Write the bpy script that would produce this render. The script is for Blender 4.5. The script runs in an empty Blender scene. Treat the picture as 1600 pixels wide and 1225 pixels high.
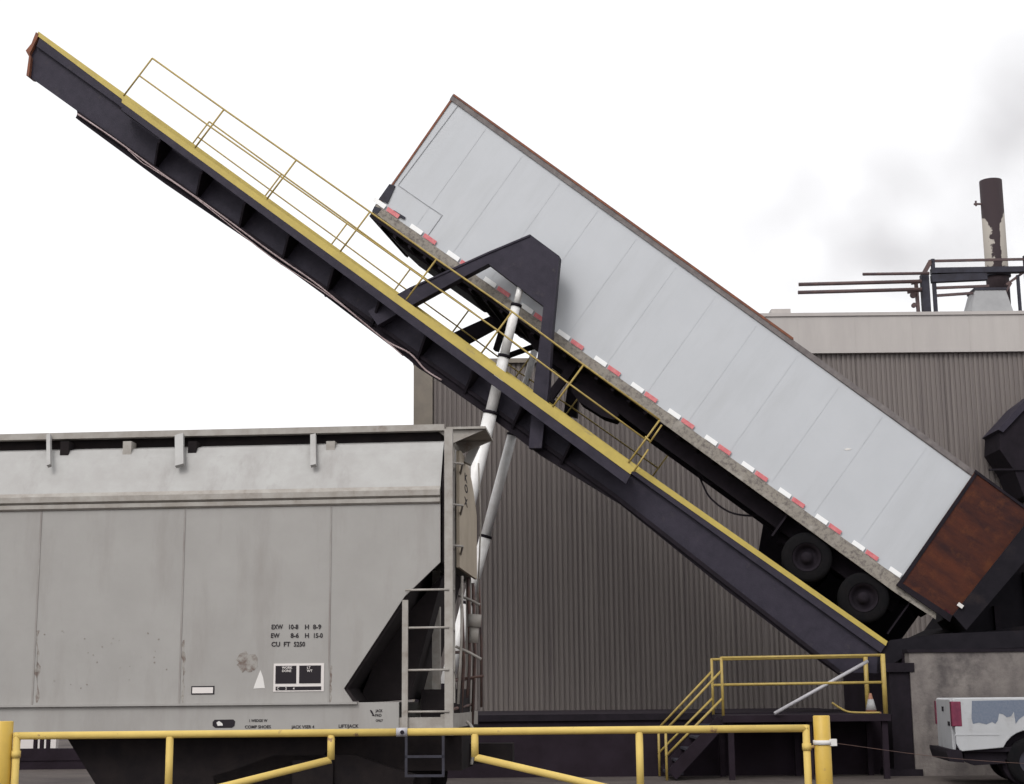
import bpy, bmesh, math, random
from mathutils import Vector, Matrix, Euler
random.seed(7)
R = math.radians
S = bpy.context.scene
COL = S.collection

# ------------------------------------------------------------------ camera
PITCH, ROLL, FPX = R(11.03), R(.55), 2400.0
EYE = Vector((0, 0, 1.6))
cf = Vector((0, math.cos(PITCH), math.sin(PITCH)))
_r0 = Vector((1, 0, 0)); _u0 = _r0.cross(cf)
cr = math.cos(ROLL) * _r0 - math.sin(ROLL) * _u0
cu = math.cos(ROLL) * _u0 + math.sin(ROLL) * _r0
cam = bpy.data.cameras.new('camera'); cam.sensor_width = 36; cam.lens = 36 * FPX / 1600
cam.clip_start = .1; cam.clip_end = 3000
co = bpy.data.objects.new('camera', cam); COL.objects.link(co)
co.matrix_world = Matrix(((cr.x, cu.x, -cf.x, EYE.x), (cr.y, cu.y, -cf.y, EYE.y), (cr.z, cu.z, -cf.z, EYE.z), (0, 0, 0, 1)))
S.camera = co

# ------------------------------------------------------------------ sky, sun, exposure
SUN_EL, SUN_AZ = R(42), R(205)          # behind and to the left of the camera, veiled by overcast
w = bpy.data.worlds.new('World'); S.world = w; w.use_nodes = True
nt = w.node_tree; bg = nt.nodes['Background']
sky = nt.nodes.new('ShaderNodeTexSky'); sky.sky_type = 'NISHITA'; sky.sun_disc = False
sky.sun_elevation = SUN_EL; sky.sun_rotation = SUN_AZ; sky.dust_density = 4; sky.air_density = 1; sky.ozone_density = 1
hs = nt.nodes.new('ShaderNodeHueSaturation'); hs.inputs['Saturation'].default_value = .06
nt.links.new(sky.outputs[0], hs.inputs['Color'])
mx = nt.nodes.new('ShaderNodeMix'); mx.data_type = 'RGBA'; mx.inputs['Factor'].default_value = .6
mx.inputs['B'].default_value = (8.6, 8.6, 8.75, 1)
nt.links.new(hs.outputs[0], mx.inputs['A'])
nt.links.new(mx.outputs['Result'], bg.inputs[0]); bg.inputs[1].default_value = .1
sl = bpy.data.lights.new('sun', 'SUN'); sl.energy = .6; sl.angle = R(20); sl.color = (1, .97, .93)
so = bpy.data.objects.new('sun', sl); COL.objects.link(so)
sdir = Vector((math.sin(SUN_AZ) * math.cos(SUN_EL), math.cos(SUN_AZ) * math.cos(SUN_EL), math.sin(SUN_EL)))
so.rotation_euler = sdir.to_track_quat('Z', 'Y').to_euler(); so.location = (-20, -30, 40)
S.view_settings.view_transform = 'Standard'; S.view_settings.look = 'None'
S.view_settings.exposure = .74; S.view_settings.gamma = 1
S.render.engine = 'CYCLES'; S.cycles.max_bounces = 6; S.cycles.volume_bounces = 1

# ------------------------------------------------------------------ measuring: a photo point on a plane of known depth
def ray(x, y): return cf + (x - 800) / FPX * cr - (y - 612.5) / FPX * cu
def at(x, y, Y):
    v = ray(x, y); return EYE + v * (Y / v.y)
class Frame:
    """local axes: x along, y depth (away), z up; yaw about the vertical, tilt about y"""
    def __init__(s, org, yaw=0, tilt=0, d0=0):
        s.o = Vector(org); s.rot = Euler((0, tilt, yaw), 'XYZ'); s.m = s.rot.to_matrix(); s.d0 = d0
    def p(s, x, y, d):
        n = s.m.col[1]; v = ray(x, y); P = s.o + n * (d - s.d0)
        q = EYE + v * ((P - EYE).dot(n) / v.dot(n)) - s.o
        q = s.m.transposed() @ q
        return Vector((q.x, d - s.d0, q.z))
    def xz(s, x, y, d):
        q = s.p(x, y, d); return (q.x, q.z)

# ------------------------------------------------------------------ materials
def mat(name, c, c2=None, scale=3., rough=.7, metal=0., bump=0., stretch=(1, 1, 1), detail=6, lo=.35, hi=.65, c3=None, s3=.6, lo3=.55, hi3=.7, st3=(1, 1, 1), bscale=None):
    m = bpy.data.materials.new(name); m.use_nodes = True; n = m.node_tree; L = n.links
    b = n.nodes['Principled BSDF']; b.inputs['Roughness'].default_value = rough; b.inputs['Metallic'].default_value = metal
    if max(c) < .08 and rough > .5: b.inputs['Specular IOR Level'].default_value = .18
    tc = n.nodes.new('ShaderNodeTexCoord')
    def noise(sc, st, det=detail):
        mp = n.nodes.new('ShaderNodeMapping'); mp.inputs['Scale'].default_value = st
        L.new(tc.outputs['Object'], mp.inputs[0])
        nz = n.nodes.new('ShaderNodeTexNoise'); nz.inputs['Scale'].default_value = sc; nz.inputs['Detail'].default_value = det
        nz.inputs['Roughness'].default_value = .65
        L.new(mp.outputs[0], nz.inputs['Vector']); return nz
    def ramp(src, a, z):
        r = n.nodes.new('ShaderNodeMapRange'); r.inputs[1].default_value = a; r.inputs[2].default_value = z
        L.new(src, r.inputs[0]); return r.outputs[0]
    def mix(f, A, B):
        q = n.nodes.new('ShaderNodeMix'); q.data_type = 'RGBA'; L.new(f, q.inputs['Factor'])
        for k, v in (('A', A), ('B', B)):
            if isinstance(v, tuple): q.inputs[k].default_value = (*v[:3], 1)
            else: L.new(v, q.inputs[k])
        return q.outputs['Result']
    out = None
    if c2:
        nz = noise(scale, stretch); out = mix(ramp(nz.outputs[0], lo, hi), c, c2)
    if c3: out = mix(ramp(noise(s3, st3).outputs[0], lo3, hi3), out if out else c, c3)
    if out: L.new(out, b.inputs['Base Color'])
    else: b.inputs['Base Color'].default_value = (*c, 1)
    if bump:
        bp = n.nodes.new('ShaderNodeBump'); bp.inputs['Strength'].default_value = bump; bp.inputs['Distance'].default_value = .02
        L.new(noise(bscale or scale * 6, (1, 1, 1)).outputs[0], bp.inputs['Height']); L.new(bp.outputs[0], b.inputs['Normal'])
    m['out'] = 1
    return m

M = {}
M['black'] = mat('black_paint', (.024, .021, .032), (.034, .029, .043), 5, .62, bump=.2, c3=(.062, .052, .055), s3=3.2, lo3=.60, hi3=.8)
M['black_dull'] = mat('dull_black_steel', (.009, .007, .010), (.015, .011, .016), 4, .85)
M['yellow'] = mat('safety_yellow', (.46, .35, .07), (.39, .295, .06), 4, .55, bump=.1, c3=(.22, .17, .08), s3=4, lo3=.6, hi3=.74, st3=(.4, 1, 2))
M['yellow_rail'] = mat('yellow_rail_paint', (.40, .295, .075), (.31, .215, .06), 7, .55)
M['yellow_gate'] = mat('yellow_gate_paint', (.62, .455, .125), (.54, .385, .105), 3, .72, bump=.2, c3=(.26, .15, .08), s3=8, lo3=.635, hi3=.69)
M['yellow_post'] = mat('deep_yellow_post_paint', (.58, .385, .06), (.50, .33, .055), 3, .5, bump=.15, c3=(.30, .18, .07), s3=6, lo3=.63, hi3=.71)
M['trailer'] = mat('trailer_white_aluminium', (.455, .468, .492), (.43, .443, .466), .8, .45, bump=.12, c3=(.405, .415, .433), s3=.9, lo3=.50, hi3=.78, st3=(1.8, 1, .35), bscale=1.6)
M['belt'] = mat('dirty_belt_rail', (.24, .215, .185), (.10, .085, .078), 16, .7, lo=.45, hi=.66, bump=.2, c3=(.30, .275, .245), s3=2.5)
M['toprail'] = mat('weathered_top_rail', (.10, .085, .085), (.17, .15, .145), 7, .7)
M['rust_edge'] = mat('rusty_edge', (.22, .075, .035), (.12, .05, .035), 6, .8)
M['rust'] = mat('rusted_plate', (.075, .023, .013), (.028, .012, .012), 1.6, .85, bump=.4, stretch=(.5, 1, 1.6), c3=(.10, .034, .015), s3=3.4, lo3=.52, hi3=.8)
M['tape_white'] = mat('white_reflective_tape', (.80, .80, .80), rough=.4)
M['tape_red'] = mat('faded_red_reflective_tape', (.50, .10, .12), (.60, .19, .19), 9, .5)
M['rubber'] = mat('tyre_rubber', (.004, .004, .005), (.007, .006, .007), 8, .98)
M['cyl'] = mat('hydraulic_cylinder_white', (.78, .77, .76), (.66, .64, .62), 5, .35)
M['rail_grey'] = mat('railcar_grey_paint', (.31, .298, .284), (.28, .268, .255), 1.3, .6, bump=.12, c3=(.235, .217, .203), s3=1.1, lo3=.5, hi3=.82, st3=(2.2, 1, .5), bscale=2.2)
M['rail_roof'] = mat('railcar_roof_grey', (.355, .35, .34), (.31, .30, .29), 3, .6, c3=(.25, .235, .225), s3=1.6, lo3=.55, hi3=.75, st3=(1.5, 1, .4))
M['rail_trim'] = mat('railcar_trim_grey', (.33, .31, .285), (.25, .225, .2), 6, .65, c3=(.16, .12, .1), s3=3, lo3=.62, hi3=.75)
M['rail_tan'] = mat('railcar_end_tan', (.42, .355, .275), (.35, .295, .225), 2, .65)
M['rail_dark'] = mat('dark_underframe', (.009, .007, .008), (.016, .012, .012), 4, .9)  # one near-black for underframe, bogies and hatch parts
M['slope'] = mat('shaded_slope_sheet', (.024, .019, .02), (.016, .013, .014), 3, .85)  # near-black carries the shade under the railcar's end slope
M['rusty_pipe'] = mat('rusty_brake_piping', (.12, .065, .05), (.06, .04, .04), 6, .8)
M['stencil'] = mat('black_stencil', (.02, .016, .02), rough=.7)
M['panel_white'] = mat('white_stencil_border', (.62, .58, .56), rough=.6)
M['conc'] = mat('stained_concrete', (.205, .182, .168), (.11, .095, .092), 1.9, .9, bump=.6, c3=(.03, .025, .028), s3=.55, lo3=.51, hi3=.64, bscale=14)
M['darkbase'] = mat('shade_black_base', (.014, .009, .013), (.022, .015, .022), 1.5, .9)  # near-black colour stands in for deep shade under dumper and platform
M['ground'] = mat('gritty_yard_asphalt', (.07, .058, .055), (.105, .088, .08), 1.2, .95, bump=.5, c3=(.04, .033, .034), s3=.22, lo3=.5, hi3=.7, bscale=25)
M['cladding'] = mat('brown_corrugated_steel', (.18, .156, .144), (.128, .108, .103), 1.6, .65, stretch=(7, 1, .06), c3=(.092, .075, .075), s3=1.3, st3=(5, 1, .12), lo3=.56, hi3=.75)
M['cladding_joint'] = mat('dark_cladding_joint', (.085, .072, .068), (.12, .10, .092), 4, .7)  # sheet joints, darker than the cladding
M['corner_trim'] = mat('tan_corner_flashing', (.22, .19, .155), (.18, .155, .13), 3, .7)
M['fascia'] = mat('off_white_fascia', (.43, .40, .38), (.385, .355, .34), 1.0, .6, stretch=(2, 1, .4), c3=(.38, .35, .33), s3=1.2, st3=(4, 1, .15), lo3=.56, hi3=.75)
M['pipe_brown'] = mat('brown_pipe', (.10, .06, .055), (.06, .04, .045), 5, .7)
M['steel_blue'] = mat('dark_blue_grey_steel', (.045, .045, .06), (.03, .028, .035), 4, .7)
M['hopper_black'] = mat('oily_black_hopper_steel', (.007, .006, .009), (.012, .010, .014), 3, .85, c3=(.02, .015, .016), s3=1.5)
M['hood_grey'] = mat('galvanised_hood', (.30, .30, .305), (.25, .25, .255), 2, .5)
M['white_pickup'] = mat('white_pickup_paint', (.40, .405, .42), (.36, .365, .375), 3, .4, c3=(.22, .21, .205), s3=2.4, lo3=.56, hi3=.78)
M['pickup_blue'] = mat('slate_blue_side_patch', (.10, .125, .175), (.135, .155, .20), 30, .5)
M['taillight'] = mat('tail_lamp_red', (.11, .01, .035), (.17, .02, .05), 6, .25)
M['chrome'] = mat('bright_metal', (.5, .5, .5), rough=.3, metal=.8)
M['glass'] = mat('dark_glass', (.02, .022, .025), rough=.08)
M['cone_orange'] = mat('faded_orange', (.30, .13, .07), (.24, .12, .08), 9, .6)
M['cone_white'] = mat('grubby_white_collar', (.36, .36, .36), (.28, .28, .28), 9, .6)
M['galv'] = mat('galvanised_pipe', (.42, .41, .43), (.34, .33, .35), 6, .45)
M['pink_pipe'] = mat('pale_conduit', (.42, .33, .33), (.25, .18, .18), 8, .5)
M['scuff'] = mat('brown_scuff', (.285, .27, .25), (.14, .105, .09), 11, .8, lo=.42, hi=.62)
M['spill'] = mat('white_spill', (.62, .6, .58), rough=.8)
M['ballast'] = mat('ballast', (.11, .10, .095), (.06, .055, .05), 9, .95, bump=.6)

# ------------------------------------------------------------------ mesh building
class MB:
    def __init__(s): s.b = bmesh.new(); s.mi = 0
    def _f(s, vs):
        try:
            f = s.b.faces.new(vs); f.material_index = s.mi; return f
        except ValueError: return None
    def box(s, a, c):
        x0, y0, z0 = [min(i, j) for i, j in zip(a, c)]; x1, y1, z1 = [max(i, j) for i, j in zip(a, c)]
        v = [s.b.verts.new(q) for q in ((x0, y0, z0), (x1, y0, z0), (x1, y1, z0), (x0, y1, z0), (x0, y0, z1), (x1, y0, z1), (x1, y1, z1), (x0, y1, z1))]
        for q in ((3, 2, 1, 0), (4, 5, 6, 7), (0, 1, 5, 4), (1, 2, 6, 5), (2, 3, 7, 6), (3, 0, 4, 7)): s._f([v[i] for i in q])
        return s
    def prism(s, pts, y0, y1, axis='y'):
        """polygon in x,z extruded along y (or y,z along x)"""
        def P(q, t): return (q[0], t, q[1]) if axis == 'y' else ((t, q[0], q[1]) if axis == 'x' else (q[0], q[1], t))
        a = [s.b.verts.new(P(q, y0)) for q in pts]; c = [s.b.verts.new(P(q, y1)) for q in pts]; n = len(pts)
        s._f(a); s._f(c[::-1])
        for i in range(n): s._f([a[i], c[i], c[(i + 1) % n], a[(i + 1) % n]])
        return s
    def tube(s, pts, r, n=10, r1=None, cap=True):
        pts = [Vector(p) for p in pts]; rings = []; prev = None
        for i, p in enumerate(pts):
            if i == 0: t = pts[1] - p
            elif i == len(pts) - 1: t = p - pts[i - 1]
            else: t = (pts[i + 1] - p).normalized() + (p - pts[i - 1]).normalized()
            t.normalize()
            if prev is None:
                a = t.cross(Vector((0, 0, 1)))
                if a.length < .05: a = t.cross(Vector((0, 1, 0)))
            else: a = prev - t * prev.dot(t)
            a.normalize(); prev = a; bb = t.cross(a)
            k = i / (len(pts) - 1); rr = r if r1 is None else r + (r1 - r) * k
            rings.append([s.b.verts.new(p + (a * math.cos(2 * math.pi * j / n) + bb * math.sin(2 * math.pi * j / n)) * rr) for j in range(n)])
        for A, B in zip(rings, rings[1:]):
            for j in range(n):
                f = s._f([A[j], A[(j + 1) % n], B[(j + 1) % n], B[j]])
                if f: f.smooth = True
        if cap: s._f(rings[0][::-1]); s._f(rings[-1])
        return s
    def bar(s, p, q, wy, wt):
        """rectangular bar from p to q: wy wide along y, wt thick across"""
        p, q = Vector(p), Vector(q); t = (q - p).normalized(); a = Vector((0, 1, 0))
        if abs(t.y) > .9: a = Vector((1, 0, 0))
        a = (a - t * a.dot(t)).normalized(); c = t.cross(a)
        vs = [[s.b.verts.new(o + a * wy / 2 * i + c * wt / 2 * j) for i, j in ((-1, -1), (1, -1), (1, 1), (-1, 1))] for o in (p, q)]
        s._f(vs[0][::-1]); s._f(vs[1])
        for i in range(4): s._f([vs[0][i], vs[0][(i + 1) % 4], vs[1][(i + 1) % 4], vs[1][i]])
        return s
    def ring(s, c, prof, n=28, axis='y', cap=True):
        """lathe: prof = [(radius, offset along axis)], closed at both ends by small radii"""
        c = Vector(c); rs = []
        for r, o in prof:
            row = []
            for j in range(n):
                a = 2 * math.pi * j / n
                d = {'y': Vector((math.cos(a) * r, o, math.sin(a) * r)), 'z': Vector((math.cos(a) * r, math.sin(a) * r, o)), 'x': Vector((o, math.cos(a) * r, math.sin(a) * r))}[axis]
                row.append(s.b.verts.new(c + d))
            rs.append(row)
        for A, B in zip(rs, rs[1:]):
            for j in range(n):
                f = s._f([A[j], A[(j + 1) % n], B[(j + 1) % n], B[j]])
                if f: f.smooth = True
        if cap: s._f(rs[0]); s._f(rs[-1][::-1])
        return s
    def mesh(s, name, mats):
        bmesh.ops.recalc_face_normals(s.b, faces=s.b.faces)
        me = bpy.data.meshes.new(name); s.b.to_mesh(me); s.b.free()
        for m in (mats if isinstance(mats, (list, tuple)) else [mats]): me.materials.append(M[m] if isinstance(m, str) else m)
        return me
    def build(s, name, mats, parent=None, bevel=0):
        o = bpy.data.objects.new(name, s.mesh(name, mats)); COL.objects.link(o)
        if parent: o.parent = parent
        if bevel:
            bv = o.modifiers.new('bevel', 'BEVEL'); bv.width = bevel; bv.segments = 2; bv.limit_method = 'ANGLE'
        return o
def tag(o, label, cat, group=None, kind=None):
    if label: o['label'] = label
    if cat: o['category'] = cat
    if group: o['group'] = group
    if kind: o['kind'] = kind
    return o
def thing(name, fr, label, cat, group=None):
    o = bpy.data.objects.new(name, None); COL.objects.link(o)
    if isinstance(fr, Frame): o.location = fr.o; o.rotation_euler = fr.rot
    else: o.location = fr
    return tag(o, label, cat, group)
def text(name, body, size, m, parent, loc, rot=(R(90), 0, 0), sx=1., align='LEFT'):
    cu_ = bpy.data.curves.new(name, 'FONT'); cu_.body = body; cu_.size = size; cu_.extrude = .0015; cu_.align_x = align; cu_.resolution_u = 3; cu_.offset = size * .018
    t = bpy.data.objects.new(name, cu_); COL.objects.link(t)
    bpy.context.view_layer.update()
    me = bpy.data.meshes.new_from_object(t.evaluated_get(bpy.context.evaluated_depsgraph_get()))
    bpy.data.objects.remove(t)
    o = bpy.data.objects.new(name, me); COL.objects.link(o); me.materials.clear(); me.materials.append(M[m])
    o.parent = parent; o.location = loc; o.rotation_euler = rot; o.scale = (sx, 1, 1); return o

# ------------------------------------------------------------------ ground
g = MB(); g.box((-900, -60, -.5), (900, 1500, 0)); g = g.build('ground', 'ground'); tag(g, None, None, None, 'structure')
tb = MB(); tb.prism([(-60, .004), (60, .004), (60, .05), (-60, .05)], 18.9, 22.5)
tb = tb.build('track_bed', 'ballast'); tag(tb, None, None, None, 'structure')

# ------------------------------------------------------------------ plant building
YW = 40.0
zt_low = at(815, 561, YW).z; zt_main = at(1420, 549, YW).z; zf = at(1420, 495, YW).z
xl = at(649, 600, YW).x; xm = at(1180, 500, YW).x; xs = at(1233, 490, YW).x
zb = at(960, 1115, YW).z
bld = thing('plant_building', (xl, YW, 0), 'brown corrugated plant building with off-white fascia rising behind the tilted trailer', 'building')
def corr(mb, x0, x1, z0, z1, y, pitch=.13, d=.03):
    x = x0; row = []
    prof = ((0, 0), (.28, 0), (.38, -1), (.9, -1), (1, 0))
    while x < x1 - pitch * .5:
        for a, h in prof[:-1]: row.append((x + a * pitch, y + h * d))
        x += pitch
    row.append((x1, y))
    lo_ = [mb.b.verts.new((a, c, z0)) for a, c in row]; hi_ = [mb.b.verts.new((a, c, z1)) for a, c in row]
    for i in range(len(row) - 1): mb._f([lo_[i], lo_[i + 1], hi_[i + 1], hi_[i]])
XR = 22.0
m = MB(); corr(m, .45, xm - xl, zb, zt_low - .12, -.0); corr(m, xm - xl, XR - xl, zb, zt_main - .05, 0)
m.build('corrugated_wall', 'cladding', bld)
for i in range(1, 9):
    xx = i * 2.34; m = MB(); m.box((xx, -.012, zb), (xx + .035, .012, (zt_low if xx < xm - xl else zt_main) - .13)); m.build('sheet_joint', 'cladding_joint', bld)
m = MB(); m.box((.0, .06, 0), (xm - xl, 16, zt_low - .13)); m.box((xm - xl, .06, 0), (XR - xl, 16, zf - .05)); m.build('core', 'cladding', bld)
m = MB(); m.box((-.04, -.09, zb), (.46, .5, zt_low - .1)); m.build('corner_flashing', 'corner_trim', bld)
m = MB(); m.box((-.06, -.12, zt_low - .12), (xm - xl, 16.05, zt_low)); m.build('coping', 'corner_trim', bld)
m = MB(); m.box((xm - xl, -.16, zt_main - .06), (XR - xl, .05, zf)); 
for i in range(8):
    xx = xm - xl + 1.1 + i * 1.52; m.box((xx, -.166, zt_main - .02), (xx + .02, -.155, zf - .06))
m.build('fascia', 'fascia', bld)
m = MB(); m.box((xm - xl - .05, -.2, zf), (XR - xl + .05, .3, zf + .09)); m.build('fascia_cap', 'fascia', bld)
m = MB(); m.box((at(1203, 490, YW + .6).x - xl, .35, zf - .3), (at(1233, 490, YW + .6).x - xl, 1.4, at(1215, 486, YW + .6).z)); m.build('roof_curb', 'fascia', bld)
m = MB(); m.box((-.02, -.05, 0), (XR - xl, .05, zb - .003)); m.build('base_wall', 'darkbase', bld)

# rooftop: stack, hood, pipe rack
YR = 44.0
def stack():
    a = at(1551, 330, YR); rr = .33
    zt = at(1551, 283, YR).z; z0 = zf - .6
    t = thing('exhaust_stack', (a.x, YR, z0), 'tall rusty exhaust stack with peeling white paint on the plant roof', 'chimney')
    m = bpy.data.materials.new('peeling_stack_paint'); m.use_nodes = True; n = m.node_tree; L = n.links; b = n.nodes['Principled BSDF']; b.inputs['Roughness'].default_value = .8
    tc = n.nodes.new('ShaderNodeTexCoord'); sp = n.nodes.new('ShaderNodeSeparateXYZ'); L.new(tc.outputs['Object'], sp.inputs[0])
    nz = n.nodes.new('ShaderNodeTexNoise'); nz.inputs['Scale'].default_value = 4.5; nz.inputs['Detail'].default_value = 8; nz.inputs['Roughness'].default_value = .75; L.new(tc.outputs['Object'], nz.inputs['Vector'])
    def mth(op, A, B):
        q = n.nodes.new('ShaderNodeMath'); q.operation = op
        for i, v in enumerate((A, B)):
            if isinstance(v, (int, float)): q.inputs[i].default_value = v
            else: L.new(v, q.inputs[i])
        return q.outputs[0]
    H = zt - z0
    nn = mth('SUBTRACT', nz.outputs[0], .5)
    ax = mth('ABSOLUTE', mth('ADD', sp.outputs[0], mth('ADD', .06, mth('MULTIPLY', nn, .2))), 0)
    streak = mth('LESS_THAN', ax, mth('ADD', .125, mth('MULTIPLY', nn, .42)))
    top = mth('GREATER_THAN', mth('ADD', sp.outputs[2], mth('MULTIPLY', nn, .9)), H - 1.05)
    # the bare streak flares into the scorched top
    fl = mth('LESS_THAN', ax, mth('MULTIPLY', mth('SUBTRACT', sp.outputs[2], H - 1.75), .45))
    low = mth('LESS_THAN', mth('ADD', sp.outputs[2], mth('MULTIPLY', nn, .8)), H - 2.75)
    msk = mth('MAXIMUM', mth('MAXIMUM', streak, fl), mth('MAXIMUM', top, low))
    mxx = n.nodes.new('ShaderNodeMix'); mxx.data_type = 'RGBA'; L.new(msk, mxx.inputs['Factor'])
    mxx.inputs['A'].default_value = (.33, .30, .265, 1); mxx.inputs['B'].default_value = (.022, .011, .014, 1)
    L.new(mxx.outputs['Result'], b.inputs['Base Color'])
    s = MB(); s.ring((0, 0, 0), [(rr, 0), (rr, H), (rr - .03, H), (rr - .03, H - .6), (.01, H - .6)], 32, 'z'); s.build('flue', m, t)
    s = MB(); s.bar((-rr - .22, -.02, H - .72), (-rr + .05, -.02, H - .72), .05, .05); s.bar((-rr - .16, -.02, H - .78), (-rr - .16, -.02, H - .62), .04, .05); s.build('bracket', 'pipe_brown', t)
    s = MB(); s.ring((0, 0, H - 2.98), [(rr + .01, 0), (rr + .06, 0), (rr + .06, .09), (rr + .01, .09)], 32, 'z'); s.build('flange', 'steel_blue', t)
    s = MB(); s.ring((.12, -.06, zf - z0 - .5), [(.2, 0), (.2, 1.6)], 16, 'z'); s.build('inner_duct', 'hood_grey', t)
stack()
a = at(1535, 490, YR - .8)
hd = thing('vent_hood', (a.x, YR - .8, zf - .6), 'grey sheet metal vent hood at the foot of the exhaust stack', 'vent hood')
hz = at(1540, 457, YR - .8).z - (zf - .6)
hx = [at(q, 470, YR - .8).x - a.x for q in (1492, 1519, 1566, 1588)]
m = MB(); b0 = [(hx[0] - .1, -.8, 0), (hx[3], -.8, 0), (hx[3], .7, 0), (hx[0] - .1, .7, 0)]; b1 = [(hx[1], -.35, hz), (hx[2], -.35, hz), (hx[2], .35, hz), (hx[1], .35, hz)]
v0 = [m.b.verts.new(q) for q in b0]; v1 = [m.b.verts.new(q) for q in b1]
m._f(v0[::-1]); m._f(v1)
for i in range(4): m._f([v0[i], v0[(i + 1) % 4], v1[(i + 1) % 4], v1[i]])
m.build('hood', 'hood_grey', hd)
m = MB(); m.box((hx[1] - .03, -.38, hz - .02), (hx[2] + .03, .38, hz + .05)); m.build('collar', 'steel_blue', hd)

YP = 43.0
rk = thing('pipe_rack', (at(1450, 490, YP).x, YP, zf - .6), 'steel pipe rack frame with handrail around the stack on the plant roof', 'pipe rack')
F = Frame(rk.location)
def rp(x, y, d=0): return F.p(x, y, d)
base = 0
for x, t_, c_ in ((1444, 430, .22), (1457, 405, .1), (1590, 430, .08), (1601, 400, .1), (1650, 400, .1)):
    p = rp(x, t_); m = MB(); m.box((p.x - c_ / 2, -c_ / 2, 0), (p.x + c_ / 2, c_ / 2, p.z)); m.build('post', 'steel_blue', rk)
m = MB(); m.bar(rp(1452, 408), rp(1700, 403), .06, .07); m.bar(rp(1441, 432), rp(1454, 408), .1, .12); m.build('handrail', 'pipe_brown', rk)
m = MB(); m.bar(rp(1455, 424), rp(1700, 420), .25, .16); m.bar(rp(1455, 436), rp(1541, 432), .2, .22); m.build('header_beam', 'steel_blue', rk)
m = MB(); m.bar(rp(1462, 450), rp(1545, 447), .08, .07); m.bar(rp(1462, 462), rp(1520, 458), .08, .07); m.bar(rp(1572, 445), rp(1600, 425), .06, .07); m.bar(rp(1568, 462), rp(1580, 442), .06, .06); m.build('brace', 'pipe_brown', rk)
m = MB(); m.bar(rp(1431, 440), rp(1436, 500), .1, .09); m.bar(rp(1424, 442), rp(1446, 438), .1, .1); m.bar(rp(1418, 456), rp(1446, 452), .1, .1); m.ring(rp(1427, 461), [(.09, -.05), (.09, .05)], 12); m.ring(rp(1428, 477), [(.07, -.05), (.07, .05)], 12)
m.build('pipe_support', 'pipe_brown', rk)
for k, (x0, y0, x1, y1, nm, lb) in enumerate(((1248, 444.5, 1440, 439.5, 'pipe_brown', 'upper of the two long pipes running level from the roof pipe rack'),
                                     (1247, 457, 1440, 452, 'pipe_brown', 'lower of the two long pipes running level from the roof pipe rack'),
                                     (1348, 428.5, 1452, 427, 'pipe_brown', 'short thin pipe above the two long pipes at the roof rack'))):
    p, q = at(x0, y0, YP - .25), at(x1, y1, YP - .25)
    m = MB(); m.tube([(0, 0, 0), q - p], .055 if k < 2 else .045, 12)
    o = m.build('roof_pipe', nm); o.location = p; tag(o, lb, 'pipe', 'pipes on the plant roof')
# hood at the right edge of the wall
YH = 38.4
o = thing('wall_duct', at(1600, 700, YH), 'black angular duct jutting from the wall beside the trailer rear', 'duct')
F = Frame(o.location)
m = MB(); m.prism([F.xz(x, y, 0) for x, y in ((1563, 668), (1600, 632), (1700, 560), (1760, 560), (1760, 775), (1600, 775), (1585, 735), (1562, 702))], 0, 1.3); m.build('casing', 'black_dull', o)
m = MB(); m.prism([F.xz(x, y, 0) for x, y in ((1558, 672), (1598, 628), (1700, 552), (1700, 566), (1600, 640), (1566, 676))], -.08, 1.3); m.build('rain_lip', 'black', o)
m = MB(); m.bar(F.p(1545, 734, 0), F.p(1700, 733, 0), .08, .05); m.build('bracket', 'black_dull', o)

# ------------------------------------------------------------------ tipping frame shared by dumper and trailer
YAW, TILT = R(-10), R(37.6)
BL = at(588, 319, 32.0)                               # front lower corner of the trailer's near side: depth 0
D0 = Frame(BL, YAW, TILT)
piv = BL + D0.m @ D0.p(1385, 1010, -.4)
D = Frame(piv, YAW, TILT, -.4)
T = Frame(BL + D0.m @ D0.p(1020, 640, 0), YAW, TILT, 0)

# --- trailer
tr = thing('box_trailer', T, 'white box trailer tipped nose-up on the yellow and black dumper', 'trailer')
def P2(F_, d, *pts): return [F_.xz(x, y, d) for x, y in pts]
BW = 2.55
c = P2(T, 0, (708, 153), (1523, 741), (1407, 905), (588, 319))
# rails run on behind the rusty plate
ext = P2(T, 0, (1600, 797), (1463, 945))
m = MB(); m.prism([c[0], ext[0], ext[1], c[3]], .004, BW); m.build('box', 'trailer', tr)
zbelt = lambda px, py: T.xz(px, py, 0)[1]
c_top = P2(T, 0, (708, 148), (1610, 799), (1606, 806), (703, 156))
m = MB(); m.prism(c_top, -.03, BW + .03); m.build('top_rail', 'toprail', tr)
m = MB(); m.prism(P2(T, -.03, (709, 146.5), (1240, 528), (1238, 531), (708, 149.5)), -.045, .3); m.build('top_edge', 'rust_edge', tr)
# dark scuffed cap below the rail, near the middle and the rear
m = MB(); m.prism(P2(T, -.03, (716, 158), (1530, 743), (1525, 749), (718, 165)), -.012, .02); m.build('upper_trim', 'toprail', tr)
bel = P2(T, 0, (588, 319), (1407, 905), (1463, 945), (1462, 968), (1400, 927), (1040, 665), (582, 331))
m = MB(); m.prism(bel, -.035, .03); m.build('bottom_rail', 'belt', tr)
m = MB(); m.prism(P2(T, -.03, (707, 150), (710, 151), (590, 323), (583, 329)), -.02, BW + .02); m.build('front_corner_post', 'rust_edge', tr)
m = MB(); m.prism(P2(T, 0, (609, 288), (618, 291), (606, 318), (592, 312)), -.03, .01)
m.prism(P2(T, 0, (586, 323), (597, 327), (590, 335), (582, 331)), -.045, -.02); m.build('corner_plate', 'steel_blue', tr)
m = MB(); m.prism(P2(T, 0, (616, 329), (634, 340), (632, 343), (612, 333)), -.04, 0); m.build('marker_bar', 'steel_blue', tr)
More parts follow.
